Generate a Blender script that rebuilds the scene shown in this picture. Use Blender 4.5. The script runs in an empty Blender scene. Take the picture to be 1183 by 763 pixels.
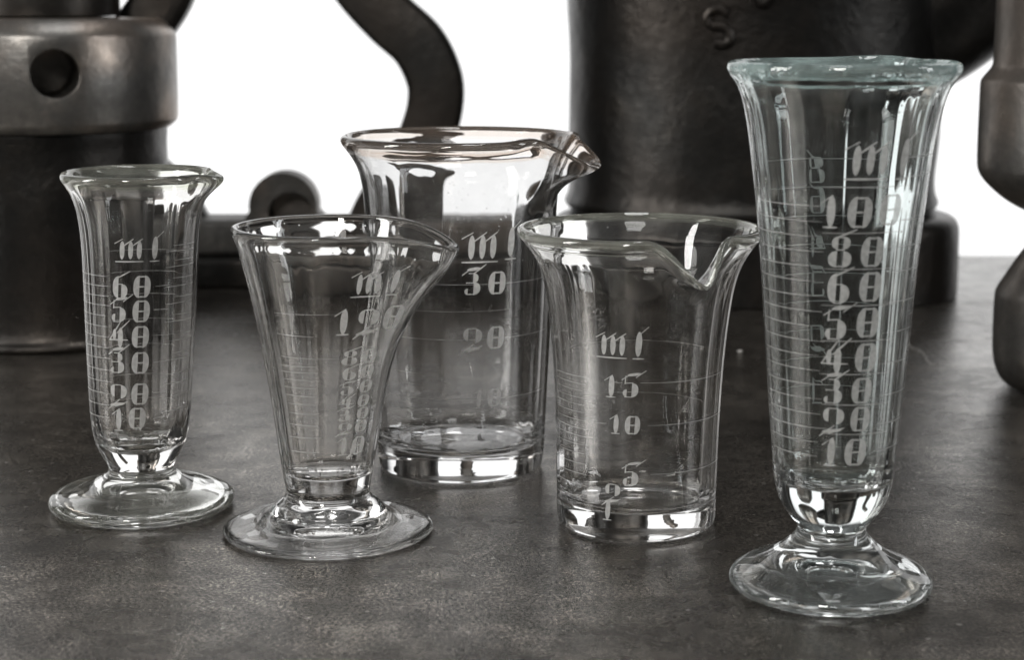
import bpy, bmesh, math, random
from mathutils import Vector, Matrix, noise
random.seed(7)
sc = bpy.context.scene
COL = sc.collection
R = math.radians
MM = 0.001

# ------------------------------------------------------------------ camera
CAM_H, PITCH, FPX = 0.1435, R(10.4), 2100.0
cam = bpy.data.cameras.new('camera'); camo = bpy.data.objects.new('camera', cam); COL.objects.link(camo)
camo.location = (0, 0, CAM_H); camo.rotation_euler = (R(90) - PITCH, 0, 0)
cam.sensor_width = 36; cam.lens = 36 * FPX / 1183
cam.clip_start = .01; cam.clip_end = 50
cam.dof.use_dof = True; cam.dof.focus_distance = .49; cam.dof.aperture_fstop = 20
sc.camera = camo

# ------------------------------------------------------------------ studio surround (bright sweep behind, dark room in front)
w = bpy.data.worlds.new('World'); sc.world = w; w.use_nodes = True
nt = w.node_tree; nt.nodes.clear()
def wn(t, **k):
    n = nt.nodes.new(t)
    for a, b in k.items(): setattr(n, a, b)
    return n
tc = wn('ShaderNodeTexCoord'); sp = wn('ShaderNodeSeparateXYZ'); nt.links.new(tc.outputs['Generated'], sp.inputs[0])
def mr(src, a, b, c=0, d=1):
    m = wn('ShaderNodeMapRange', interpolation_type='SMOOTHSTEP'); nt.links.new(src, m.inputs[0])
    for i, v in zip((1, 2, 3, 4), (a, b, c, d)): m.inputs[i].default_value = v
    return m.outputs[0]
def mul(a, b, op='MULTIPLY'):
    m = wn('ShaderNodeMath', operation=op)
    for i, v in enumerate((a, b)):
        if isinstance(v, (int, float)): m.inputs[i].default_value = v
        else: nt.links.new(v, m.inputs[i])
    return m.outputs[0]
back = mul(mr(sp.outputs['Y'], .60, .72), mr(sp.outputs['Z'], .62, .45))     # the white backdrop
top = mul(mr(sp.outputs['Z'], .55, .95), .12)                                # pale ceiling
val = mul(mul(mul(back, 1.22), top, 'ADD'), .02, 'ADD')
bg = wn('ShaderNodeBackground'); bg.inputs[0].default_value = (1, 1, 1, 1); nt.links.new(val, bg.inputs[1])
ow = wn('ShaderNodeOutputWorld'); nt.links.new(bg.outputs[0], ow.inputs[0])

def area(name, loc, target, sx, sy, power, col=(1, 1, 1)):
    l = bpy.data.lights.new(name, 'AREA'); l.shape = 'RECTANGLE'; l.size = sx; l.size_y = sy
    l.energy = power; l.color = col
    o = bpy.data.objects.new(name, l); COL.objects.link(o); o.location = loc
    o.rotation_euler = (Vector(target) - Vector(loc)).to_track_quat('-Z', 'Y').to_euler()
    return o
area('window_light', (-1.15, .15, .55), (0, .55, .08), .22, .9, 13, (1, .99, .97))
area('side_light', (1.1, .25, .5), (0, .55, .08), .14, .8, 4, (.96, .98, 1))
area('key_light', (-.35, -.9, .95), (0, .6, .05), .22, .4, 14, (1, .97, .93))
area('overhead_light', (.1, .6, 1.3), (0, .6, 0), .7, .2, 4)

sc.view_settings.view_transform = 'Standard'; sc.view_settings.look = 'None'
sc.view_settings.exposure = 0; sc.view_settings.gamma = 1
cy = sc.cycles
cy.max_bounces = 28; cy.transmission_bounces = 24; cy.glossy_bounces = 12; cy.transparent_max_bounces = 24; cy.diffuse_bounces = 3
cy.caustics_refractive = True; cy.caustics_reflective = True; cy.blur_glossy = .3
cy.sample_clamp_indirect = 6; cy.use_denoising = True; cy.use_adaptive_sampling = True; cy.adaptive_threshold = .01

# ------------------------------------------------------------------ helpers
def mat(name):
    m = bpy.data.materials.new(name); m.use_nodes = True
    t = m.node_tree; t.nodes.clear()
    o = t.nodes.new('ShaderNodeOutputMaterial')
    return m, t, o
def nd(t, typ, ins=None, **k):
    n = t.nodes.new(typ)
    for a, b in k.items(): setattr(n, a, b)
    for a, b in (ins or {}).items():
        if hasattr(b, 'is_output'): t.links.new(b, n.inputs[a])
        else: n.inputs[a].default_value = b
    return n
def ramp(t, src, stops):
    r = t.nodes.new('ShaderNodeValToRGB'); t.links.new(src, r.inputs[0])
    e = r.color_ramp.elements
    while len(e) < len(stops): e.new(.5)
    for el, (p, c) in zip(e, stops):
        el.position = p; el.color = (c, c, c, 1) if isinstance(c, (int, float)) else (*c, 1)
    return r.outputs[0]
def link(name, me, m, parent=None):
    o = bpy.data.objects.new(name, me); COL.objects.link(o)
    if m: me.materials.append(m)
    if parent: o.parent = parent
    return o
def bm_obj(name, bm, m, parent=None, smooth=True, angle=35):
    bmesh.ops.recalc_face_normals(bm, faces=bm.faces)
    me = bpy.data.meshes.new(name); bm.to_mesh(me); bm.free()
    if smooth:
        me.polygons.foreach_set('use_smooth', [True] * len(me.polygons))
        me.set_sharp_from_angle(angle=R(angle))
    return link(name, me, m, parent)
def thing(name, label, cat, loc, group=None):
    o = bpy.data.objects.new(name, None); COL.objects.link(o); o.location = loc
    o.empty_display_size = .02; o['label'] = label; o['category'] = cat
    if group: o['group'] = group
    return o
def chaikin(pts, n=3):
    for _ in range(n):
        q = [pts[0]]
        for a, b in zip(pts, pts[1:]):
            q.append((a[0]*.75+b[0]*.25, a[1]*.75+b[1]*.25)); q.append((a[0]*.25+b[0]*.75, a[1]*.25+b[1]*.75))
        q.append(pts[-1]); pts = q
    return pts
def dense(pts, m=1.3):
    q = [pts[0]]
    for a, b in zip(pts, pts[1:]):
        n = max(1, math.ceil(abs(b[1]-a[1])/m))
        q += [(a[0]+(b[0]-a[0])*i/n, a[1]+(b[1]-a[1])*i/n) for i in range(1, n+1)]
    return q
def sstep(a, b, x):
    if a == b: return float(x > a)
    t = min(1, max(0, (x-a)/(b-a))); return t*t*(3-2*t)

# ------------------------------------------------------------------ materials
def glass_mat(name, tint, bump=.08, scale=90, rough=0.0, grime_sheen=.04, haze=0.0, dc=(.8, .8, .78)):
    m, t, o = mat(name)
    tcn = nd(t, 'ShaderNodeTexCoord')
    mp = nd(t, 'ShaderNodeMapping', {'Vector': tcn.outputs['Object'], 'Scale': (1, 1, .22)})
    n1 = nd(t, 'ShaderNodeTexNoise', {'Vector': mp.outputs[0], 'Scale': scale, 'Detail': 2})
    n2 = nd(t, 'ShaderNodeTexVoronoi', {'Vector': tcn.outputs['Object'], 'Scale': 420})
    seeds = ramp(t, n2.outputs['Distance'], [(0, 1), (.10, 0)])
    n3 = nd(t, 'ShaderNodeTexNoise', {'Vector': tcn.outputs['Object'], 'Scale': 60, 'Detail': 3})
    pick = ramp(t, n3.outputs[0], [(.56, 0), (.60, 1)])
    sd = nd(t, 'ShaderNodeMath', {0: seeds, 1: pick}, operation='MULTIPLY')
    hgt = nd(t, 'ShaderNodeMath', {0: n1.outputs[0], 1: sd.outputs[0]}, operation='ADD')
    b = nd(t, 'ShaderNodeBump', {'Height': hgt.outputs[0], 'Strength': bump, 'Distance': .001})
    g = nd(t, 'ShaderNodeBsdfPrincipled', {'Base Color': (*tint, 1), 'Transmission Weight': 1.0, 'IOR': 1.5, 'Roughness': rough, 'Normal': b.outputs[0]})
    # fine wipe marks and dust; on rims also pale scatter painting their highlight
    n4 = nd(t, 'ShaderNodeTexNoise', {'Vector': tcn.outputs['Object'], 'Scale': 45, 'Detail': 6, 'Roughness': .7})
    gr = ramp(t, n4.outputs[0], [(.45, haze), (.75, haze+grime_sheen)])
    gs = nd(t, 'ShaderNodeMath', {0: gr, 1: nd(t, 'ShaderNodeMath', {0: sd.outputs[0], 1: .5}, operation='MULTIPLY').outputs[0]}, operation='ADD')
    d = nd(t, 'ShaderNodeBsdfDiffuse', {'Color': (*dc, 1)})
    mx = nd(t, 'ShaderNodeMixShader', {0: gs.outputs[0], 1: g.outputs[0], 2: d.outputs[0]})
    t.links.new(mx.outputs[0], o.inputs[0])
    return m
M_clear = glass_mat('clear_glass', (.935, .935, .935))
M_clear2 = glass_mat('clear_glass_faint_warm', (.99, .985, .975))
M_green = glass_mat('glass_rim_olive', (.955, .965, .90), bump=.15, haze=.05, grime_sheen=.12, dc=(.75, .77, .68))  # raised pale scatter paints the bright rim highlight into the colour
M_teal = glass_mat('glass_rim_teal', (.86, .94, .935), bump=.5, scale=220, grime_sheen=.28, haze=.08, dc=(.66, .84, .82))
M_brown = glass_mat('glass_rim_amber', (.93, .87, .82), bump=.1, haze=.04, grime_sheen=.05, dc=(.5, .38, .3))
M_cool = glass_mat('clear_glass_cool', (.945, .985, .978), bump=.12)

M_scuff = glass_mat('scuffed_foot_glass', (.97, .975, .95), haze=.018, grime_sheen=.08, dc=(.75, .77, .70))
M_scuff2 = glass_mat('scuffed_cool_foot_glass', (.955, .985, .98), haze=.010, grime_sheen=.06, bump=.12, dc=(.72, .78, .77))
def etch_mat(name, alpha=.62, v=.62, thru=.45):
    m, t, o = mat(name)
    tcn = nd(t, 'ShaderNodeTexCoord')
    n = nd(t, 'ShaderNodeTexNoise', {'Vector': tcn.outputs['Object'], 'Scale': 900, 'Detail': 3})
    f = ramp(t, n.outputs[0], [(.25, alpha*.75), (.7, min(1, alpha*1.2))])
    d = nd(t, 'ShaderNodeBsdfDiffuse', {'Color': (v, v, v*.98, 1)})
    tl = nd(t, 'ShaderNodeBsdfTranslucent', {'Color': (v, v, v*.98, 1)})
    a = nd(t, 'ShaderNodeMixShader', {0: thru, 1: d.outputs[0], 2: tl.outputs[0]})
    tr = nd(t, 'ShaderNodeBsdfTransparent')
    mx = nd(t, 'ShaderNodeMixShader', {0: f, 1: tr.outputs[0], 2: a.outputs[0]})
    t.links.new(mx.outputs[0], o.inputs[0])
    return m
M_etch = etch_mat('wheel_cut_frost', .88, .68)
M_etch2 = etch_mat('wheel_cut_frost_backlit', 1.0, .96, .5)  # whiter frost copy, scattered backlight put into its colour
M_etch5 = etch_mat('wheel_cut_frost_thin', .68, .74)
M_line = etch_mat('cut_line_frost', .62, .66)

def iron_mat(name, base=.05, rough=.42, metal=.85, warm=.25, sc_=1.0, bump=.25):
    m, t, o = mat(name)
    tcn = nd(t, 'ShaderNodeTexCoord'); v = tcn.outputs['Object']
    n1 = nd(t, 'ShaderNodeTexNoise', {'Vector': v, 'Scale': 55*sc_, 'Detail': 9, 'Roughness': .72})
    n2 = nd(t, 'ShaderNodeTexNoise', {'Vector': v, 'Scale': 320*sc_, 'Detail': 4, 'Roughness': .6})
    n3 = nd(t, 'ShaderNodeTexNoise', {'Vector': v, 'Scale': 14*sc_, 'Detail': 4})
    vv = nd(t, 'ShaderNodeTexVoronoi', {'Vector': v, 'Scale': 150*sc_})
    c1 = ramp(t, n1.outputs[0], [(.3, (base*.45, base*.44, base*.42)), (.55, (base, base*.96, base*.9)), (.75, (base*1.9, base*1.75, base*1.55))])
    c2 = ramp(t, n3.outputs[0], [(.44, 0), (.64, warm)])
    br = nd(t, 'ShaderNodeMix', {0: c2, 6: c1, 7: (base*2.3, base*1.6, base*1.15, 1)}, data_type='RGBA')
    r1 = ramp(t, n1.outputs[0], [(.3, rough*1.25), (.7, rough*.8)])
    ad = nd(t, 'ShaderNodeMath', {0: nd(t, 'ShaderNodeMath', {0: n1.outputs[0], 1: 1.6}, operation='MULTIPLY').outputs[0], 1: n2.outputs[0]}, operation='ADD')
    ad2 = nd(t, 'ShaderNodeMath', {0: ad.outputs[0], 1: nd(t, 'ShaderNodeMath', {0: vv.outputs['Distance'], 1: .5}, operation='MULTIPLY').outputs[0]}, operation='ADD')
    b = nd(t, 'ShaderNodeBump', {'Height': ad2.outputs[0], 'Strength': bump, 'Distance': .0012})
    p = nd(t, 'ShaderNodeBsdfPrincipled', {'Base Color': br.outputs[2], 'Metallic': metal, 'Roughness': r1, 'Normal': b.outputs[0]})
    t.links.new(p.outputs[0], o.inputs[0])
    return m
M_cast = iron_mat('cast_iron', .030, .33, warm=.2, bump=.24)
M_turned = iron_mat('turned_steel', .20, .33, warm=.6, bump=.16)
M_dark = iron_mat('blackened_iron', .05, .34, bump=.12)
M_worn = iron_mat('worn_forged_iron', .09, .45, metal=.8, warm=.3, bump=.3)
M_post = iron_mat('ground_steel', .19, .34, warm=.3, bump=.12)

def table_mat():
    m, t, o = mat('patinated_steel_sheet')
    tcn = nd(t, 'ShaderNodeTexCoord'); v = tcn.outputs['Object']
    big = nd(t, 'ShaderNodeTexNoise', {'Vector': v, 'Scale': 9, 'Detail': 6, 'Roughness': .6})
    mid = nd(t, 'ShaderNodeTexNoise', {'Vector': v, 'Scale': 62, 'Detail': 10, 'Roughness': .8})
    mps = nd(t, 'ShaderNodeMapping', {'Vector': v, 'Scale': (.8, 1.0, 1)})
    fine = nd(t, 'ShaderNodeTexNoise', {'Vector': mps.outputs[0], 'Scale': 1300, 'Detail': 5, 'Roughness': .75})
    # grinding scratches, two families
    def scr(rot, scale, lo, hi, amp):
        mp = nd(t, 'ShaderNodeMapping', {'Vector': v, 'Rotation': (0, 0, R(rot)), 'Scale': (scale, scale*.02, 1)})
        wob = nd(t, 'ShaderNodeTexNoise', {'Vector': mp.outputs[0], 'Scale': 1, 'Detail': 2})
        return ramp(t, wob.outputs[0], [(lo, 0), (hi, amp)])
    s1 = scr(28, 420, .57, .64, 1); s2 = scr(-62, 500, .58, .65, 1)
    s = nd(t, 'ShaderNodeMath', {0: s1, 1: s2}, operation='MAXIMUM')
    patch = ramp(t, mid.outputs[0], [(.5, 0), (.62, 1)])
    sm = nd(t, 'ShaderNodeMath', {0: s.outputs[0], 1: patch}, operation='MULTIPLY')
    # pale specks
    vo = nd(t, 'ShaderNodeTexVoronoi', {'Vector': v, 'Scale': 210}, feature='F1')
    spk = ramp(t, vo.outputs['Distance'], [(0, 1), (.12, 1), (.17, 0)])
    pk = ramp(t, nd(t, 'ShaderNodeSeparateColor', {0: vo.outputs['Color']}).outputs[0], [(.74, 0), (.80, 1)])
    sp_ = nd(t, 'ShaderNodeMath', {0: spk, 1: pk}, operation='MULTIPLY')
    c = ramp(t, mid.outputs[0], [(.36, (.050, .045, .039)), (.5, (.092, .083, .072)), (.63, (.178, .160, .138))])
    c_b = ramp(t, big.outputs[0], [(.35, .65), (.65, 1.35)])
    c1 = nd(t, 'ShaderNodeMix', {0: 1.0, 6: c, 7: c_b}, data_type='RGBA', blend_type='MULTIPLY')
    cf0 = ramp(t, fine.outputs[0], [(.42, .12), (.5, .85), (.57, 3.0)])
    worn = nd(t, 'ShaderNodeTexNoise', {'Vector': v, 'Scale': 23, 'Detail': 7, 'Roughness': .75, 'Distortion': .6})
    wf = ramp(t, worn.outputs[0], [(.40, .4), (.56, 1)])
    cf = nd(t, 'ShaderNodeMix', {0: wf, 6: (.85, .85, .85, 1), 7: cf0}, data_type='RGBA').outputs[2]
    c1b = nd(t, 'ShaderNodeMix', {0: 1.0, 6: c1.outputs[2], 7: cf}, data_type='RGBA', blend_type='MULTIPLY')
    c2 = nd(t, 'ShaderNodeMix', {0: nd(t, 'ShaderNodeMath', {0: sm.outputs[0], 1: .35}, operation='MULTIPLY').outputs[0], 6: c1b.outputs[2], 7: (.3, .29, .27, 1)}, data_type='RGBA')
    c3 = nd(t, 'ShaderNodeMix', {0: nd(t, 'ShaderNodeMath', {0: sp_.outputs[0], 1: .55}, operation='MULTIPLY').outputs[0], 6: c2.outputs[2], 7: (.5, .48, .45, 1)}, data_type='RGBA')
    rgm = nd(t, 'ShaderNodeMath', {0: mid.outputs[0], 1: nd(t, 'ShaderNodeMath', {0: worn.outputs[0], 1: big.outputs[0]}, operation='ADD').outputs[0]}, operation='ADD')
    rgs = nd(t, 'ShaderNodeMath', {0: rgm.outputs[0], 1: 1/3}, operation='MULTIPLY')
    rg = ramp(t, rgs.outputs[0], [(.42, .34), (.5, .22), (.58, .13)])
    hh = nd(t, 'ShaderNodeMath', {0: nd(t, 'ShaderNodeMath', {0: fine.outputs[0], 1: 1.0}, operation='MULTIPLY').outputs[0],
                                  1: nd(t, 'ShaderNodeMath', {0: mid.outputs[0], 1: 1.6}, operation='MULTIPLY').outputs[0]}, operation='ADD')
    h2 = nd(t, 'ShaderNodeMath', {0: hh.outputs[0], 1: sp_.outputs[0]}, operation='ADD')
    b = nd(t, 'ShaderNodeBump', {'Height': h2.outputs[0], 'Strength': .28, 'Distance': .0004})
    p = nd(t, 'ShaderNodeBsdfPrincipled', {'Base Color': c3.outputs[2], 'Metallic': .75, 'Roughness': rg, 'Normal': b.outputs[0]})
    t.links.new(p.outputs[0], o.inputs[0])
    return m
M_table = table_mat()

# ------------------------------------------------------------------ table
def rbox(x0, x1, y0, y1, z0, z1, bev, seg=3):
    bm = bmesh.new(); bmesh.ops.create_cube(bm, size=1)
    for v in bm.verts:
        v.co = ((x0+x1)/2 + v.co.x*(x1-x0), (y0+y1)/2 + v.co.y*(y1-y0), (z0+z1)/2 + v.co.z*(z1-z0))
    bmesh.ops.bevel(bm, geom=bm.edges[:], offset=bev, segments=seg, affect='EDGES', profile=.5)
    return bm
tab = bm_obj('table_top', rbox(-.85, .85, .12, 1.016, -.03, 0, .0015), M_table)
tab['kind'] = 'structure'; tab['label'] = 'dark grey patinated steel table top'

# ------------------------------------------------------------------ glass vessels
NS = 192
class Vessel:
    """turned glass: outer profile from base centre to rim top, inner profile from rim top to floor centre (mm)"""
    def __init__(s, outer, inner, spout=None, lean=(0, 0), ripple=.05, seed=1, k=(1, 1)):
        outer = [(r*k[0], z*k[1]) for r, z in outer]; inner = [(r*k[0], z*k[1]) for r, z in inner]
        s.o = dense(chaikin(outer)); s.i = dense(chaikin(inner)); s.sp = spout; s.lean = lean; s.rip = ripple; s.seed = seed
        rs = random.Random(seed)
        s.h = [(k, rs.uniform(.2, 1)/k**.5, rs.uniform(0, 6.28)) for k in (2, 3, 5, 7, 9, 11, 14, 18, 25, 31)]
        s.top = max(p[1] for p in s.o)
    def radius(s, z):
        best = None
        zs = s.o
        for a, b in zip(zs, zs[1:]):
            if a[1] <= z <= b[1] and b[1] > a[1]:
                best = a[0] + (b[0]-a[0])*(z-a[1])/(b[1]-a[1])
        return best if best is not None else zs[-1][0]
    def warp(s, r, z, th, inner):
        if inner:
            r += s.rip*sum(a*math.sin(k*th+p) for k, a, p in s.h)*sstep(1, 6, r)*sstep(s.top, s.top-10, z)
        rr, zz = r, z
        if s.sp:
            for q in (s.sp if isinstance(s.sp, list) else [s.sp]):
                d = (th - R(q['az']) + math.pi) % (2*math.pi) - math.pi
                ww = math.exp(-abs(d/q['sig'])**q.get('pw', 2)); wz = sstep(q['z0'], s.top, z)**q.get('zp', 1)
                rr += q['out']*ww*wz; zz -= q['drop']*ww*wz**2
                pin = q.get('pinch', 0)
                if pin:
                    dd = abs(d)-q['sig']*1.7
                    rr -= pin*math.exp(-(dd/(q['sig']*.7))**2)*wz
                rz = q.get('raise_', 0)
                if rz: zz += rz*math.exp(-((abs(d)-q['sig']*1.9)/(q['sig']*.8))**2)*wz**2
        L = sstep(0, s.top, z)
        return Vector((rr*math.cos(th)+s.lean[0]*L, rr*math.sin(th)+s.lean[1]*L, zz))*MM
    def build(s, root, parts):
        """parts: [(name, material, test(z, inner, index))] ; faces shared so the pieces meet on one loop"""
        rings = [(r, z, False) for r, z in s.o[1:]] + [(r, z, True) for r, z in s.i[:-1]]
        bm = bmesh.new(); V = []
        for r, z, inn in rings:
            V.append([bm.verts.new(s.warp(r, z, 2*math.pi*k/NS, inn)) for k in range(NS)])
        c0 = bm.verts.new(Vector((0, 0, s.o[0][1]))*MM + Vector(((0, 0, 0))))
        zc = s.i[-1][1]; L = sstep(0, s.top, zc)
        c1 = bm.verts.new(Vector((s.lean[0]*L, s.lean[1]*L, zc))*MM)
        F = []
        for k in range(NS): F.append((bm.faces.new((c0, V[0][(k+1) % NS], V[0][k])), 0, False))
        for j in range(len(V)-1):
            zt = (rings[j][1]+rings[j+1][1])/2; inn = rings[j+1][2]
            for k in range(NS):
                F.append((bm.faces.new((V[j][k], V[j][(k+1) % NS], V[j+1][(k+1) % NS], V[j+1][k])), zt, inn))
        for k in range(NS): F.append((bm.faces.new((V[-1][k], V[-1][(k+1) % NS], c1)), zc, True))
        bm.normal_update(); bm.verts.index_update()
        for v in bm.verts: pass
        out = {}
        for name, m, test in parts:
            fs = [f for f, z, inn in F if test(z, inn)]
            idx = {}; co = []; no = []; fl = []
            for f in fs:
                q = []
                for v in f.verts:
                    if v.index not in idx: idx[v.index] = len(co); co.append(v.co.copy()); no.append(v.normal.copy())
                    q.append(idx[v.index])
                fl.append(q)
            me = bpy.data.meshes.new(name); me.from_pydata(co, [], fl)
            me.polygons.foreach_set('use_smooth', [True]*len(fl))
            me.normals_split_custom_set_from_vertices(no)
            out[name] = link(name, me, m, root)
        bm.free()
        return out
    def surf(s, th, z, off=.05):
        r = s.radius(z)
        return s.warp(r+off, z, th, False)

# wheel-cut lettering: strokes in a cell, v up, height 1
def lens(cx, cy, w_, h_): return ('lens', cx, cy, w_, h_, 0)
def hL(cx, cy, w_, h_): return ('lens', cx, cy, w_, h_, -1)
def hR(cx, cy, w_, h_): return ('lens', cx, cy, w_, h_, 1)
def flat(cx, cy, w_, h_): return ('flat', cx, cy, w_, h_, 0)
def ln(x0, y0, x1, y1, t=.035): return ('line', x0, y0, x1, y1, t)
def zero(cx, cy, w_, h_):
    g = w_*.30
    return [hL(cx-g/2, cy, w_*.36, h_), hR(cx+g/2, cy, w_*.36, h_), ln(cx-g, cy+h_*.44, cx+g, cy+h_*.44), ln(cx-g, cy, cx+g, cy), ln(cx-g, cy-h_*.44, cx+g, cy-h_*.44)]
GL = {
 '0': (.98, zero(.45, .5, .88, 1)),
 '1': (.72, [lens(.38, .5, .30, 1), ln(0, .72, .42, 1.0), ln(.12, 0, .62, 0)]),
 '2': (.98, [hL(.25, .68, .24, .55), hR(.6, .62, .32, .62), ln(.2, .93, .6, .93), flat(.42, .05, .85, .16), ln(-.1, -.18, .55, .28), ln(.3, -.05, .95, .18)]),
 '3': (.98, [flat(.42, 1.08, .62, .17), ln(-.1, .82, .3, 1.1), ln(.42, .88, 1.0, 1.28), hR(.42, .70, .26, .44), hR(.46, .26, .34, .56), ln(.1, .5, .5, .5), ln(.12, .02, .5, .02), hL(.2, .14, .16, .26), ln(.2, .9, .5, .9)]),
 '4': (.98, [lens(.55, .42, .28, .9), ln(-.05, .3, .55, 1.15), ln(.35, .62, 1.0, 1.2), ln(-.02, .32, .95, .32), lens(.22, .55, .2, .5)]),
 '5': (.98, [flat(.58, 1.04, .66, .15), ln(-.02, .78, .45, 1.07), ln(.66, .9, 1.14, 1.22), ln(.16, .6, .18, .98, .05), ln(.16, .64, .55, .66), hR(.5, .33, .34, .66), hL(.26, .2, .2, .34), ln(.16, .02, .55, .02)]),
 '6': (.98, [hL(.36, .5, .32, 1.0), hR(.52, .33, .34, .64), ln(.3, .63, .6, .63), ln(.3, .03, .6, .03), ln(.3, .9, .95, 1.2)]),
 '8': (.98, [ln(.3, .95, .98, 1.22), hL(.36, .78, .24, .42), hR(.54, .78, .26, .42), ln(.3, .96, .6, .96), ln(.3, .56, .6, .56), hL(.34, .26, .32, .54), hR(.56, .26, .32, .54), ln(.3, .03, .6, .03)]),
 'm': (1.55, [lens(.28, .46, .28, .92), ln(-.15, .78, .32, 1.02), lens(.74, .46, .28, .9), ln(.34, .66, .88, 1.02), lens(1.2, .46, .28, .9), ln(.82, .66, 1.36, 1.02), ln(-.1, -.1, 1.45, -.1)]),
 'l': (.6, [lens(.3, .55, .32, 1.15), ln(.28, .95, .72, 1.34), ln(.05, -.1, .6, -.1)]),
}
def poly_strips(st):
    """stroke -> list of quads in (u, v)"""
    k = st[0]; q = []
    if k == 'line':
        _, x0, y0, x1, y1, t = st; n = max(1, int(abs(x1-x0)*4))
        dx, dy = x1-x0, y1-y0; L = math.hypot(dx, dy); nx, ny = -dy/L, dx/L
        for i in range(n):
            a, b = i/n, (i+1)/n
            ta, tb = t*(.45+.55*math.sin(math.pi*min(1, a+.1))), t*(.45+.55*math.sin(math.pi*min(1, b+.1)))
            q.append([(x0+dx*a-nx*ta, y0+dy*a-ny*ta), (x0+dx*b-nx*tb, y0+dy*b-ny*tb), (x0+dx*b+nx*tb, y0+dy*b+ny*tb), (x0+dx*a+nx*ta, y0+dy*a+ny*ta)])
        return q
    _, cx, cy, w_, h_, side = st
    n, c = 14, 3
    horiz = k == 'flat'
    if horiz: w_, h_ = h_, w_
    rows = []
    for i in range(n+1):
        v = -1+2*i/n
        e = (max(0, 1-abs(v)**2.6))**.62*.92+.02
        hw = w_*e
        if side == 0: a, b = -hw/2, hw/2
        elif side < 0: a, b = -hw, .0
        else: a, b = .0, hw
        rows.append([(a+(b-a)*j/c, v*h_/2) for j in range(c+1)])
    for i in range(n):
        for j in range(c):
            p = [rows[i][j], rows[i][j+1], rows[i+1][j+1], rows[i+1][j]]
            if horiz: p = [(y, -x*.9+.12*y) for x, y in p]
            q.append([(cx+x, cy+y) for x, y in p])
    return q
def write(ves, root, text, az, z, hmm, m=None, name='numeral', slant=.06, wide=.9):
    """engrave text centred on azimuth az (deg), height z (mm) on the outside of the vessel"""
    adv = 0; quads = []
    for ch in text:
        wd, sts = GL[ch]
        jx, jy = random.uniform(-.03, .03), random.uniform(-.04, .04)
        for st in sts:
            for p in poly_strips(st): quads.append([(x+adv+jx, y+jy) for x, y in p])
        adv += wd+.16
    r0 = ves.radius(z)
    co = []; fl = []
    for p in quads:
        f = []
        for x, y in p:
            u = (x-(adv-.16)/2+slant*(y-.5))*hmm*wide; v = (y-.5)*hmm
            th = R(az)+u/r0
            co.append(ves.surf(th, z+v)); f.append(len(co)-1)
        fl.append(f)
    me = bpy.data.meshes.new(name); me.from_pydata(co, [], fl)
    return link(name, me, m or M_etch, root)
def ticks(ves, root, arcs, name='graduation_lines', t=.11):
    co = []; fl = []
    for a0, a1, z in arcs:
        n = max(2, int(abs(a1-a0)/4)); j0 = random.uniform(-2, 2); j1 = random.uniform(-3, 3); dz = random.uniform(-.12, .12)
        for i in range(n+1):
            f = i/n; th = R(a0+j0+(a1+j1-a0-j0)*f)
            ht = t*(.35+.65*math.sin(math.pi*min(.97, max(.06, f))))*random.uniform(.85, 1.15)
            zz = z+dz*(f-.5)*2
            co.append(ves.surf(th, zz-ht)); co.append(ves.surf(th, zz+ht))
            if i: b = len(co)-4; fl.append([b, b+2, b+3, b+1])
    me = bpy.data.meshes.new(name); me.from_pydata(co, [], fl)
    return link(name, me, M_line, root)

ZG = .00015
def std_parts(foot_z, rim_z, mb, mrim, foot=True, mf=None):
    P = []
    if foot: P.append(('foot', mf or mb, lambda z, inn: z < foot_z and not inn))
    lo = foot_z if foot else -99
    P.append(('bowl', mb, lambda z, inn: (z < rim_z) and (inn or z >= lo)))
    P.append(('rim', mrim, lambda z, inn: z >= rim_z))
    return P

# --- 1 small cylindrical measure, footed (left)
t1 = thing('graduated_measure', 'short cylindrical footed glass measure with small lip, leftmost of the glasses', 'measuring glass', (-.1058, .5030, ZG), 'vintage glass measures')
v1 = Vessel(
 [(0, 4.5), (7, 4.1), (14, 2.5), (20, .8), (22.5, 0), (24.5, 0), (25.6, .8), (26, 2.2), (25.4, 3.6), (22, 5.0), (17, 6.2), (13, 7.6), (10.6, 9.0), (9.3, 10.2), (8.9, 11.2), (9.4, 12.6), (11.2, 15.6), (13, 20), (13.9, 26), (14.4, 36), (15, 48), (15.5, 62), (15.9, 74), (16.6, 82), (18.0, 88), (20.2, 91.6), (21.2, 93.2), (21.0, 94.6), (19.9, 95)],
 [(19.9, 95), (18.9, 94.4), (17.6, 92), (16.0, 88), (14.6, 82), (13.9, 74), (13.5, 62), (13.0, 48), (12.4, 36), (11.9, 28), (10.8, 22.5), (8.0, 19), (4, 17.6), (0, 17.4)],
 spout=dict(az=-12, sig=.22, out=3.4, drop=.8, z0=84, pinch=.5), lean=(2.4, 0), ripple=.16, seed=3, k=(1.010, 1.010))
v1.build(t1, std_parts(11.2, 92.6, M_clear2, M_green, mf=M_scuff))
write(v1, t1, 'ml', -80, 76.3, 5.6, name='unit_mark')
for s_, a, z in [('60', -84, 65.8), ('50', -85, 59.2), ('40', -86, 52.0), ('30', -87, 44.6), ('20', -88, 35.8), ('10', -88, 28.6)]:
    write(v1, t1, s_, a-3, z, 6.3, wide=.85)
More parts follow.
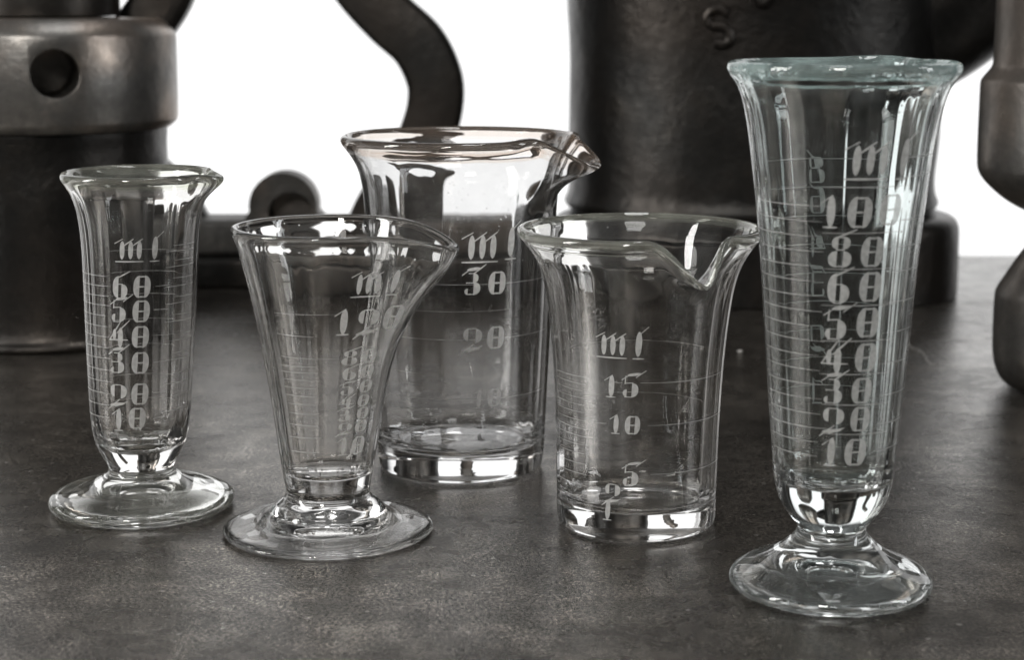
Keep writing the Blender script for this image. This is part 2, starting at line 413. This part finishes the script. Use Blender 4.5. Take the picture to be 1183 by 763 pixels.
ticks(v1, t1, [(-50+(-4 if i % 2 else 6), -14, z) for i, z in enumerate((76.6, 75, 72.5, 70.8, 67.5, 65.3, 62.2, 60.5, 57.2, 55.4, 51.6, 50, 46.4, 44.6, 40.6, 37.8, 34.2, 30))] +
      [(-166, -112, z) for z in (68.6, 65.8, 63, 60.5, 57.6, 54.6, 51.7, 48.6, 45.5, 42.3, 39, 35.6, 32.2, 28.6)] + [(30, 140, z) for z in (72, 65.8, 59.2, 52, 44.6, 35.8, 28.6)] + [(-66, -48, z) for z in (65.8, 59.2, 52, 44.6, 35.8, 28.6)])

# --- 2 conical measure, footed
t2 = thing('conical_measure', 'cone shaped footed glass measure with wide pointed lip and flat foot', 'measuring glass', (-.0501, .4783, ZG), 'vintage glass measures')
v2 = Vessel(
 [(0, 3), (10, 2.4), (18, 1.3), (24, .4), (26.5, 0), (27.8, .1), (28.4, .7), (28.2, 1.5), (25, 2.4), (20, 3.3), (17, 4.4), (15.6, 5.6), (14.8, 7.0), (13.2, 8.4), (11.9, 9.4), (11.3, 10.6), (11.2, 11.8), (11.9, 15), (13.2, 23), (15.3, 37), (17.8, 50.5), (20.6, 64), (22.4, 71), (24.0, 77.5), (25.4, 81.0), (25.7, 82.4), (25.1, 83.1), (24.2, 83.0)],
 [(24.2, 83.0), (23.5, 82.2), (22.2, 77.5), (20.6, 71), (18.9, 64), (16.1, 50.5), (13.5, 37), (11.3, 23), (10.4, 18.4), (9.0, 16.4), (5, 15.6), (0, 15.4)],
 spout=dict(az=-8, sig=.46, out=9.2, drop=5.0, z0=40, zp=1.5, pw=1.7, pinch=0), lean=(1.6, 0), ripple=.17, seed=11, k=(1.006, 1.009))
v2.build(t2, std_parts(10.9, 81.2, M_clear2, M_clear2))
write(v2, t2, 'ml', -52, 71.4, 6.0, M_etch2, name='unit_mark')
for s_, a, z, h in [('120', -56, 61.3, 7.0), ('80', -61, 51.4, 3.9), ('60', -61, 46.9, 3.5), ('50', -61, 42.8, 3.4), ('40', -61, 39.0, 3.2), ('30', -61, 35.4, 3.2), ('20', -61, 31.8, 3.2), ('10', -61, 26.6, 5.0)]:
    write(v2, t2, s_, a+4, z, h, m=M_etch2, wide=.95 if h > 4.5 else 1.35)
ticks(v2, t2, [(-128, -80, 63.2), (-128, -94, 57.3), (-128, -76, 51.2)] + [(-128, -94, z) for z in (48.9, 47.2, 45.1, 42.9, 40.7, 38.4, 35.8, 32.6, 29.1, 25)] + [(-200, -168, z) for z in (68, 66, 63.2, 60, 57.3, 54, 51.2, 48.9, 45.1, 41, 38, 35, 32, 28)], t=.10)

# --- 3 large beaker at the back
t3 = thing('large_beaker', 'largest glass beaker with amber rim and side spout, behind the cone measure', 'measuring beaker', (-.0160, .5495, ZG), 'vintage glass measures')
v3 = Vessel(
 [(0, 1.6), (20, 1.2), (22.5, 0), (23.5, 0), (24.8, .8), (25.2, 3), (25.6, 8), (26.1, 20), (26.8, 36), (27.6, 57), (28.4, 77), (29.2, 86), (30.4, 91.5), (32.6, 95.6), (35, 98.6), (35.8, 100.0), (35.2, 101.3), (34.0, 101.6)],
 [(34.0, 101.6), (32.8, 100.9), (30.9, 97.6), (28.6, 92.2), (27.2, 86), (26.4, 77), (25.6, 57), (24.8, 36), (24.1, 20), (23.6, 12.5), (22.2, 8.7), (18, 7.3), (10, 6.9), (0, 6.8)],
 spout=dict(az=-28, sig=.23, out=9.8, drop=6.5, z0=80, zp=.9, pw=2.7, pinch=.9, raise_=.8), lean=(.5, 0), ripple=.16, seed=5, k=(1.018, 1.010))
v3.build(t3, std_parts(0, 98.8, M_clear, M_brown, foot=False))
write(v3, t3, 'ml', -70, 72.6, 7.8, M_etch2, name='unit_mark')
for s_, a, z in [('30', -71, 61.4), ('20', -71, 45.0)]: write(v3, t3, s_, a-2, z, 7.0, M_etch2)
M_faint = etch_mat('worn_cut_frost', .4, .75)
write(v3, t3, '10', -71, 26.6, 5.6, M_faint)
ticks(v3, t3, [(-140, -20, 61.0), (-140, -20, 44.6), (-140, -20, 26.4), (-120, -60, 53)] + [(-135, -115, z) for z in (34, 30.6, 26.4, 23, 19.5, 15.8, 12)], t=.09)

# --- 4 mid beaker
t4 = thing('small_beaker', 'smaller glass beaker with front spout and numerals 15, 10, 5, beside the tall measure', 'measuring beaker', (.0344, .4870, ZG), 'vintage glass measures')
v4 = Vessel(
 [(0, 1.6), (17, 1.3), (19.5, 0), (20.4, 0), (21.5, .9), (21.8, 3), (21.7, 8), (21.9, 14), (22.1, 25), (22.6, 38), (23.4, 51), (24.8, 63.5), (26.2, 70), (28.2, 75), (31, 79), (32.6, 80.6), (33.0, 82), (32.3, 83.1), (31.2, 83.1)],
 [(31.2, 83.1), (30.2, 82.3), (28.6, 79.2), (26.4, 75), (24.4, 70), (22.9, 63.5), (21.5, 51), (20.7, 38), (20.2, 25), (20.0, 13), (19.4, 9.0), (17, 6.8), (10, 6.3), (0, 6.2)],
 spout=dict(az=-68, sig=.19, out=5.5, drop=10.5, z0=64, zp=1.0, pw=1.7, pinch=1.0, raise_=.5), lean=(.2, 0), ripple=.16, seed=8, k=(1.010, .992))
v4.build(t4, std_parts(0, 80.2, M_clear2, M_green, foot=False))
write(v4, t4, 'ml', -105, 54.2, 6.0, name='unit_mark')
for s_, a, z, h in [('15', -104, 43.2, 6.0), ('10', -102, 32.6, 5.2), ('5', -97.5, 19.0, 6.0), ('2', -110, 13.8, 5.2), ('1', -114.5, 8.8, 5.4)]:
    write(v4, t4, s_, a, z, h)
ticks(v4, t4, [(-164, -131, z) for z in (44.4, 42.5, 40.6, 38.6, 36.7, 34.6, 32.4, 30.2, 28.1, 25.6, 23.2, 20.4, 17.6, 14.5, 11)] + [(-93, -12, 44.1), (-86, -10, 32.6), (-86, -10, 19.2), (-112, -104, 44.1), (-120, -112, 32.6), (20, 160, 47), (20, 160, 32)], t=.10)
# the small maker's oval etched askew under the rim
def stamp():
    cu = bpy.data.curves.new('tmp', 'FONT'); cu.body = 'GYLLSTAT'; cu.size = 1; cu.align_x = 'CENTER'; cu.align_y = 'CENTER'; cu.resolution_u = 2
    to = bpy.data.objects.new('tmp', cu); COL.objects.link(to)
    bpy.context.view_layer.update()
    me = to.to_mesh().copy(); bpy.data.objects.remove(to)
    r0 = v4.radius(62)
    a = R(-57)
    for v in me.vertices:
        x, y = v.co.x*2.4, v.co.y*3.0
        y -= .05*x*x
        u, z = x*math.cos(a)-y*math.sin(a), x*math.sin(a)+y*math.cos(a)
        v.co = v4.surf(R(-121)+u/r0, 63.5+z)
    me.name = 'maker_stamp'
    link('maker_stamp', me, M_faint2, t4)
M_faint2 = etch_mat('etched_stamp_frost', .35, .55)
stamp()

# --- 5 tall measure
t5 = thing('tall_measure', 'tall footed glass measure with pale teal rim, rightmost and nearest of the glasses', 'measuring glass', (.0784, .4297, ZG), 'vintage glass measures')
v5 = Vessel(
 [(0, 6), (6, 5.6), (13, 3.6), (19, 1.2), (21.5, 0), (23, 0), (24.4, .8), (24.9, 2.2), (24.3, 3.8), (21, 5.8), (17, 7.5), (13.4, 9.4), (10.6, 11.8), (8.8, 13.8), (8.2, 15.2), (8.6, 16.4), (10.6, 18.8), (13, 22.4), (14.4, 27.5), (15.0, 36), (15.9, 46), (17.1, 62), (18.1, 76.7), (19.3, 91), (21.0, 105), (22.2, 114), (23.5, 120), (24.9, 123.6), (26.6, 125.8), (27.3, 127.2), (27.0, 128.6), (26, 129.0)],
 [(26, 129.0), (24.9, 128.4), (23.3, 125.6), (21.7, 121), (20.0, 114), (18.8, 105), (17.0, 91), (15.8, 76.7), (14.9, 62), (13.8, 46), (13.1, 36), (12.4, 31), (10.6, 28), (6, 26.7), (0, 26.4)],
 spout=dict(az=62, sig=.30, out=4.0, drop=-.5, z0=112, pinch=.5), lean=(-.7, 0), ripple=.17, seed=21, k=(1.0, .997))
v5.build(t5, std_parts(15.2, 125.6, M_cool, M_teal, mf=M_scuff2))
write(v5, t5, 'ml', -75, 107.3, 7.6, name='unit_mark')
for s_, a, z, h in [('100', -84, 95.4, 7.2), ('80', -87, 86.0, 7.0), ('60', -87, 77.6, 7.0), ('50', -88, 69.2, 7.0), ('40', -88, 60.8, 6.8), ('30', -89, 53.2, 6.2), ('20', -89, 46.2, 6.0), ('10', -90, 38.2, 6.6)]:
    write(v5, t5, s_, a, z, h*1.04, M_etch5, wide=.88)
for s_, a, z in [('8', 98, 101), ('6', 97, 94), ('4', 98, 83), ('3', 98, 73.5), ('2', 98, 60), ('1', 98, 47)]:   # second scale cut on the far side
    write(v5, t5, s_, a, z, 6.6)
ticks(v5, t5, [(-172, -114+(6 if i % 3 == 0 else 0), 96.5-3.52*i) for i in range(18)] + [(-112, -52, z) for z in (101, 90.4, 82, 73.4, 65, 57, 49.6, 42.4)] +
      [(-64, -20, z) for z in (107.6, 103.1, 93, 86.8, 81, 73.8, 66.6, 59.2, 51.5, 44.5, 38)] + [(-30, 0, z) for z in (91, 84.6, 78, 70, 62)] + [(40, 150, z) for z in (104, 97, 90, 83, 76, 69, 62, 55, 48)], t=.12)

# ------------------------------------------------------------------ background ironwork
def lathe(pts, n=128, arc=None):
    bm = bmesh.new(); V = []
    for r, z in pts:
        if r < 1e-6: V.append([bm.verts.new((0, 0, z))])
        else: V.append([bm.verts.new((r*math.cos(2*math.pi*k/n), r*math.sin(2*math.pi*k/n), z)) for k in range(n)])
    for a, b in zip(V, V[1:]):
        for k in range(n):
            k2 = (k+1) % n
            if len(a) == 1: bm.faces.new((a[0], b[k2], b[k]))
            elif len(b) == 1: bm.faces.new((a[k], a[k2], b[0]))
            else: bm.faces.new((a[k], a[k2], b[k2], b[k]))
    return bm
def mmp(p): return [(a*MM, b*MM) for a, b in p]
def sweep(path, prof, up=Vector((0, 1, 0)), scale=None, n=None):
    """path points (Vector), rounded-rectangle section prof [(a, b)], a along side, b along up"""
    bm = bmesh.new(); rings = []
    for i, p in enumerate(path):
        d = (path[min(i+1, len(path)-1)]-path[max(i-1, 0)]).normalized()
        side = d.cross(up).normalized(); s_ = scale[i] if scale else 1
        rings.append([bm.verts.new(p+side*a*s_+up*b) for a, b in prof])
    m = len(prof)
    for a, b in zip(rings, rings[1:]):
        for k in range(m): bm.faces.new((a[k], a[(k+1) % m], b[(k+1) % m], b[k]))
    bm.faces.new(rings[0][::-1]); bm.faces.new(rings[-1])
    return bm
def rrect(w_, h_, r, n=4):
    o = []
    for cx, cy, a0 in ((w_/2-r, h_/2-r, 0), (-w_/2+r, h_/2-r, 90), (-w_/2+r, -h_/2+r, 180), (w_/2-r, -h_/2+r, 270)):
        for i in range(n+1):
            a = R(a0+90*i/n); o.append((cx+r*math.cos(a), cy+r*math.sin(a)))
    return o
def spline(P, n=10):
    out = []
    for i in range(len(P)-1):
        p0, p1, p2, p3 = P[max(i-1, 0)], P[i], P[i+1], P[min(i+2, len(P)-1)]
        for j in range(n):
            t = j/n
            out.append(.5*((2*p1)+(p2-p0)*t+(2*p0-5*p1+4*p2-p3)*t*t+(3*p1-p0-3*p2+p3)*t**3))
    out.append(P[-1]); return out
def pixel_point(x, y, depth):
    """real point seen at photo pixel (x, y) on the vertical plane Y = depth"""
    f = Vector((0, math.cos(PITCH), -math.sin(PITCH))); u = Vector((0, math.sin(PITCH), math.cos(PITCH)))
    d = f+Vector((1, 0, 0))*(x-591.5)/FPX-u*(y-381.5)/FPX
    return Vector((0, 0, CAM_H))+d*(depth/d.y)

# A: drilled collar on an iron barrel, left
ta = thing('iron_screw_jack', 'dark iron barrel topped by a steel collar with a round hole, at far left', 'screw jack', (-.1985, .777, 0))
bm = lathe(mmp(chaikin([(0, 0), (52, 0), (53.5, 1), (53.5, 3), (51.0, 5), (50.4, 20), (50, 60), (50, 82), (50.6, 86), (50.8, 90.4), (42, 90.4), (0, 90.4)], 2)))
for v in bm.verts:
    k = noise.noise(v.co*22)*.0013+noise.noise(v.co*70)*.0005
    d = Vector((v.co.x, v.co.y, 0))
    if d.length > .03: v.co += d.normalized()*k
bm_obj('barrel', bm, M_cast, ta)
bm = lathe(mmp([(0, 89), (52.6, 89.2), (55.0, 91.4), (55.8, 93.5), (56, 110), (56, 127), (55.4, 129), (51.4, 133.4), (49.5, 134.6), (30, 135.2), (0, 135.2)]))
col = bm_obj('collar', bm, M_turned, ta, angle=28)
bmc = bmesh.new(); bmesh.ops.create_cone(bmc, segments=48, radius1=.0098, radius2=.0098, depth=.06, cap_ends=True)
cut = bm_obj('cutter', bmc, None)
az = R(-71)
cut.matrix_world = Matrix.Translation(Vector((.046*math.cos(az), .046*math.sin(az), .1135))) @ Matrix.Rotation(az, 4, 'Z') @ Matrix.Rotation(R(90), 4, 'Y')
cut.location += ta.location
col.modifiers.new('b', 'BOOLEAN').object = cut; col.modifiers['b'].solver = 'EXACT'
bv = col.modifiers.new('bev', 'BEVEL'); bv.width = .0009; bv.segments = 3; bv.limit_method = 'ANGLE'; bv.angle_limit = R(50)
bpy.context.view_layer.update()
dg = bpy.context.evaluated_depsgraph_get()
me = bpy.data.meshes.new_from_object(col.evaluated_get(dg)); col.modifiers.clear(); col.data = me; me.name = 'collar'
bpy.data.objects.remove(cut)
bm = lathe(mmp(chaikin([(0, 135.4), (32, 135.4), (33, 136.5), (33, 160), (30, 170), (0, 172)], 2)))
bm_obj('screw_head', bm, M_dark, ta)
base = Vector(ta.location)
pth = spline([Vector(p)-base for p in (pixel_point(140, 62, .80), pixel_point(172, 24, .80), pixel_point(195, -16, .80), pixel_point(205, -70, .80), pixel_point(180, -130, .80), pixel_point(110, -150, .80))])
bm_obj('turning_arm', sweep(pth, rrect(.024, .016, .004)), M_dark, ta)

# B: bracket with a lug and a S-curved arm
tb = thing('iron_bracket', 'cast iron bracket with S-curved arm and drilled lug, behind the cone measure', 'bracket', (-.109, .915, 0))
base = Vector(tb.location)
bm = rbox(-.125, .127, -.022, .022, 0.0, .0155, .003)
bm_obj('foot_bar', bm, M_cast, tb)
bm = rbox(-.12, .124, -.015, .020, .0157, .0335, .003)
bm_obj('foot_rib', bm, M_worn, tb)
# lug : a rounded boss with a real bore facing the viewer
def lug(cx, cz, ro, ri, y0, y1, skirt):
    bm = bmesh.new(); n = 48
    def outl():
        o = []
        for i in range(n+1):
            a = R(-8+196*i/n); o.append((cx+ro*math.cos(a), cz+ro*math.sin(a)))
        o += [(cx-ro*1.35, cz-skirt), (cx+ro*1.5, cz-skirt)]
        return o
    O = outl(); m = len(O)
    hx, hz = cx+.0038, cz-.0045
    I = []
    for x, z in O:
        a = math.atan2(z-hz, x-hx); I.append((hx+ri*math.cos(a), hz+ri*math.sin(a)))
    L = {}
    for tag_, P, y in (('of', O, y0), ('ob', O, y1), ('if', I, y0+.001), ('ib', I, y1-.004)):
        L[tag_] = [bm.verts.new((x, y, z)) for x, z in P]
    for i in range(m):
        j = (i+1) % m
        bm.faces.new((L['of'][i], L['of'][j], L['if'][j], L['if'][i])); bm.faces.new((L['of'][j], L['of'][i], L['ob'][i], L['ob'][j]))
        bm.faces.new((L['ob'][j], L['ob'][i], L['ib'][i], L['ib'][j])); bm.faces.new((L['if'][i], L['if'][j], L['ib'][j], L['ib'][i]))
    bm.faces.new([L['ib'][i] for i in range(m)])
    return bm
pl = pixel_point(326, 240, .902)-base
bm_obj('lug', lug(pl.x, pl.z, .0172, .0118, -.010, .008, .012), M_worn, tb)
P = [(400, -40), (424, -8), (452, 22), (484, 52), (502, 90), (503, 122), (494, 155), (478, 195), (462, 232), (452, 262)]
pth = spline([pixel_point(x, y, .915)-base for x, y in P])
n_ = len(pth); scl = [1+.55*sstep(.68, 1, i/(n_-1))*1.0 for i in range(n_)]
bm_obj('curved_arm', sweep(pth, rrect(.0282, .016, .0035), scale=scl), M_dark, tb)
P = [(228, 266), (206, 228), (186, 205), (160, 185), (130, 170)]
pth = spline([pixel_point(x, y, .925)-base for x, y in P])
bm_obj('curved_arm', sweep(pth, rrect(.018, .016, .004)), M_dark, tb)

# C: large cast body, centre right
tC = thing('cast_iron_mill', 'massive black cast iron body with raised letter S, behind the tall measure', 'mill', (.118, .893, 0))
base = Vector(tC.location)
bm = lathe(mmp(chaikin([(0, 40.5), (86, 40.5), (90, 42), (92, 45), (90, 49), (89.5, 55), (90, 78), (90.5, 118), (92, 170), (94, 240), (92, 270), (0, 272)], 2)), n=160)
for v in bm.verts:
    v.co.x += 0
    k = noise.noise(v.co*14)*.0016+noise.noise(v.co*60)*.0005
    d = Vector((v.co.x, v.co.y, 0))
    if d.length > .05: v.co += d.normalized()*k
    v.co.y *= .8
bm_obj('barrel', bm, M_cast, tC)
# foot : stadium shaped base with soft edges
def stadium(hw, hd, pts, n=24):
    bm = bmesh.new(); V = []
    for ins, z in pts:
        r = hd-ins; ring = []
        for s_ in (1, -1):
            for i in range(n+1):
                a = R(-90+180*i/n) if s_ == 1 else R(90+180*i/n)
                ring.append(bm.verts.new((s_*(hw-hd)+r*math.cos(a), r*math.sin(a), z)))
        V.append(ring)
    m = len(V[0])
    for a, b in zip(V, V[1:]):
        for k in range(m): bm.faces.new((a[k], a[(k+1) % m], b[(k+1) % m], b[k]))
    bm.faces.new(V[0][::-1]); bm.faces.new(V[-1]); return bm
prof = chaikin([(1.5, 0), (0, .3), (0, 1.2), (0, 30), (.6, 35.5), (3.5, 38.8), (9, 40.2), (14, 40.4)], 2)
bm = stadium(.0995, .052, [(a*MM, b*MM) for a, b in prof])
bmesh.ops.translate(bm, verts=bm.verts, vec=(.001, -.006, 0))
bm_obj('foot', bm, M_cast, tC)
# horn-like outlet swelling out at the upper right
pth = spline([Vector(p)-base for p in (pixel_point(960, 66, .89), pixel_point(1010, 41, .89), pixel_point(1075, 1, .89), pixel_point(1130, -60, .89), pixel_point(1160, -120, .89))])
circ = [(.036*math.cos(R(a)), .036*math.sin(R(a))) for a in range(0, 360, 6)]
n_ = len(pth); bm_obj('outlet', sweep(pth, circ, scale=[.95+.35*i/(n_-1) for i in range(n_)]), M_cast, tC)
# raised letters on the casting
def tube(pts, r, n=10):
    bm = bmesh.new(); rings = []
    for i, p in enumerate(pts):
        d = (pts[min(i+1, len(pts)-1)]-pts[max(i-1, 0)]).normalized()
        a = d.cross(Vector((.13, 1, .21))).normalized(); b = d.cross(a)
        rings.append([bm.verts.new(p+(a*math.cos(2*math.pi*k/n)+b*math.sin(2*math.pi*k/n))*r) for k in range(n)])
    for a, b in zip(rings, rings[1:]):
        for k in range(n): bm.faces.new((a[k], a[(k+1) % n], b[(k+1) % n], b[k]))
    for e in (rings[0][::-1], rings[-1]): bm.faces.new(e)
    return bm
def front_y(x):  # front face of the barrel at world x
    q = (x-base.x)/.0915; return base.y-.8*.0915*math.sqrt(max(0, 1-q*q))
def letter(P):
    pts = []
    for x, y in P:
        p = pixel_point(x, y, .82); p = pixel_point(x, y, front_y(p.x)-.0004); pts.append(p-base)
    return tube(spline(pts, 8), .0023)
bm_obj('raised_letter', letter([(841, 16), (832, 10), (821, 13), (817, 22), (823, 29), (834, 30), (842, 36), (843, 46), (836, 51), (826, 49)]), M_cast, tC)['label'] = 'raised cast letter S'
bm_obj('raised_letter', letter([(862, -30), (866, -18), (872, -6), (880, 4), (888, -2), (894, -12)]), M_cast, tC)['label'] = 'lower end of a raised cast letter'

# D + E: press at the right edge, plunger above a rounded anvil
tD = thing('iron_screw_press', 'steel plunger hanging above a rounded anvil block, cut off by the right edge', 'press', (.2074, .662, 0))
bm = lathe(mmp(chaikin([(0, 0), (20, 0), (22.5, .8), (25.5, 3.5), (27.8, 9), (28.5, 16), (28.6, 33), (28.2, 36.5), (25.5, 41), (20.5, 49.5), (17, 54.2), (11, 56), (0, 56.3)], 2)))
bm_obj('anvil', bm, M_post, tD)
bm = lathe(mmp(chaikin([(0, 63.5), (10, 63.8), (18, 65.6), (26, 69.6), (33, 75.4), (36.6, 80), (37.2, 85), (37.2, 112), (37.0, 113.6), (36.4, 114.6), (33.6, 118), (33.0, 119.4), (32.8, 122), (32.8, 170), (32.6, 200), (0, 200)], 2)))
bm_obj('plunger', bm, M_post, tD)
# frame of the press, outside the picture to the right
fr = [Vector((.02, .0, .012)), Vector((.07, 0, .014)), Vector((.115, 0, .03)), Vector((.125, 0, .1)), Vector((.115, 0, .18)), Vector((.07, 0, .215)), Vector((0, 0, .218))]
bm_obj('press_frame', sweep(spline(fr), rrect(.022, .03, .005)), M_cast, tD)

# ------------------------------------------------------------------ lint on the table
M_lint, tt, oo = mat('lint'); d = nd(tt, 'ShaderNodeBsdfDiffuse', {'Color': (.45, .44, .42, 1)}); tt.links.new(d.outputs[0], oo.inputs[0])
def gpt(x, y, z=.0004):
    p0 = pixel_point(x, y, 1.0); o = Vector((0, 0, CAM_H)); d = p0-o; return o+d*((z-CAM_H)/d.z)
bm = tube(spline([gpt(1046, 393), gpt(1052, 401, .0015), gpt(1062, 405), gpt(1068, 410, .001), gpt(1074, 420), gpt(1086, 420)], 8), .00010, 5)
li = bm_obj('lint_thread', bm, M_lint); li['label'] = 'pale curled lint thread lying on the table right of the tall measure'; li['category'] = 'thread'

bm = bmesh.new(); bmesh.ops.create_icosphere(bm, subdivisions=2, radius=.0011)
for v in bm.verts: v.co.z *= .45; v.co += v.co.normalized()*noise.noise(v.co*900)*.0003
fl = bm_obj('dust_fleck', bm, M_lint); fl.location = gpt(855, 406, .0003)
fl['label'] = 'small pale dust fleck on the table between small beaker and tall measure'; fl['category'] = 'dust fleck'
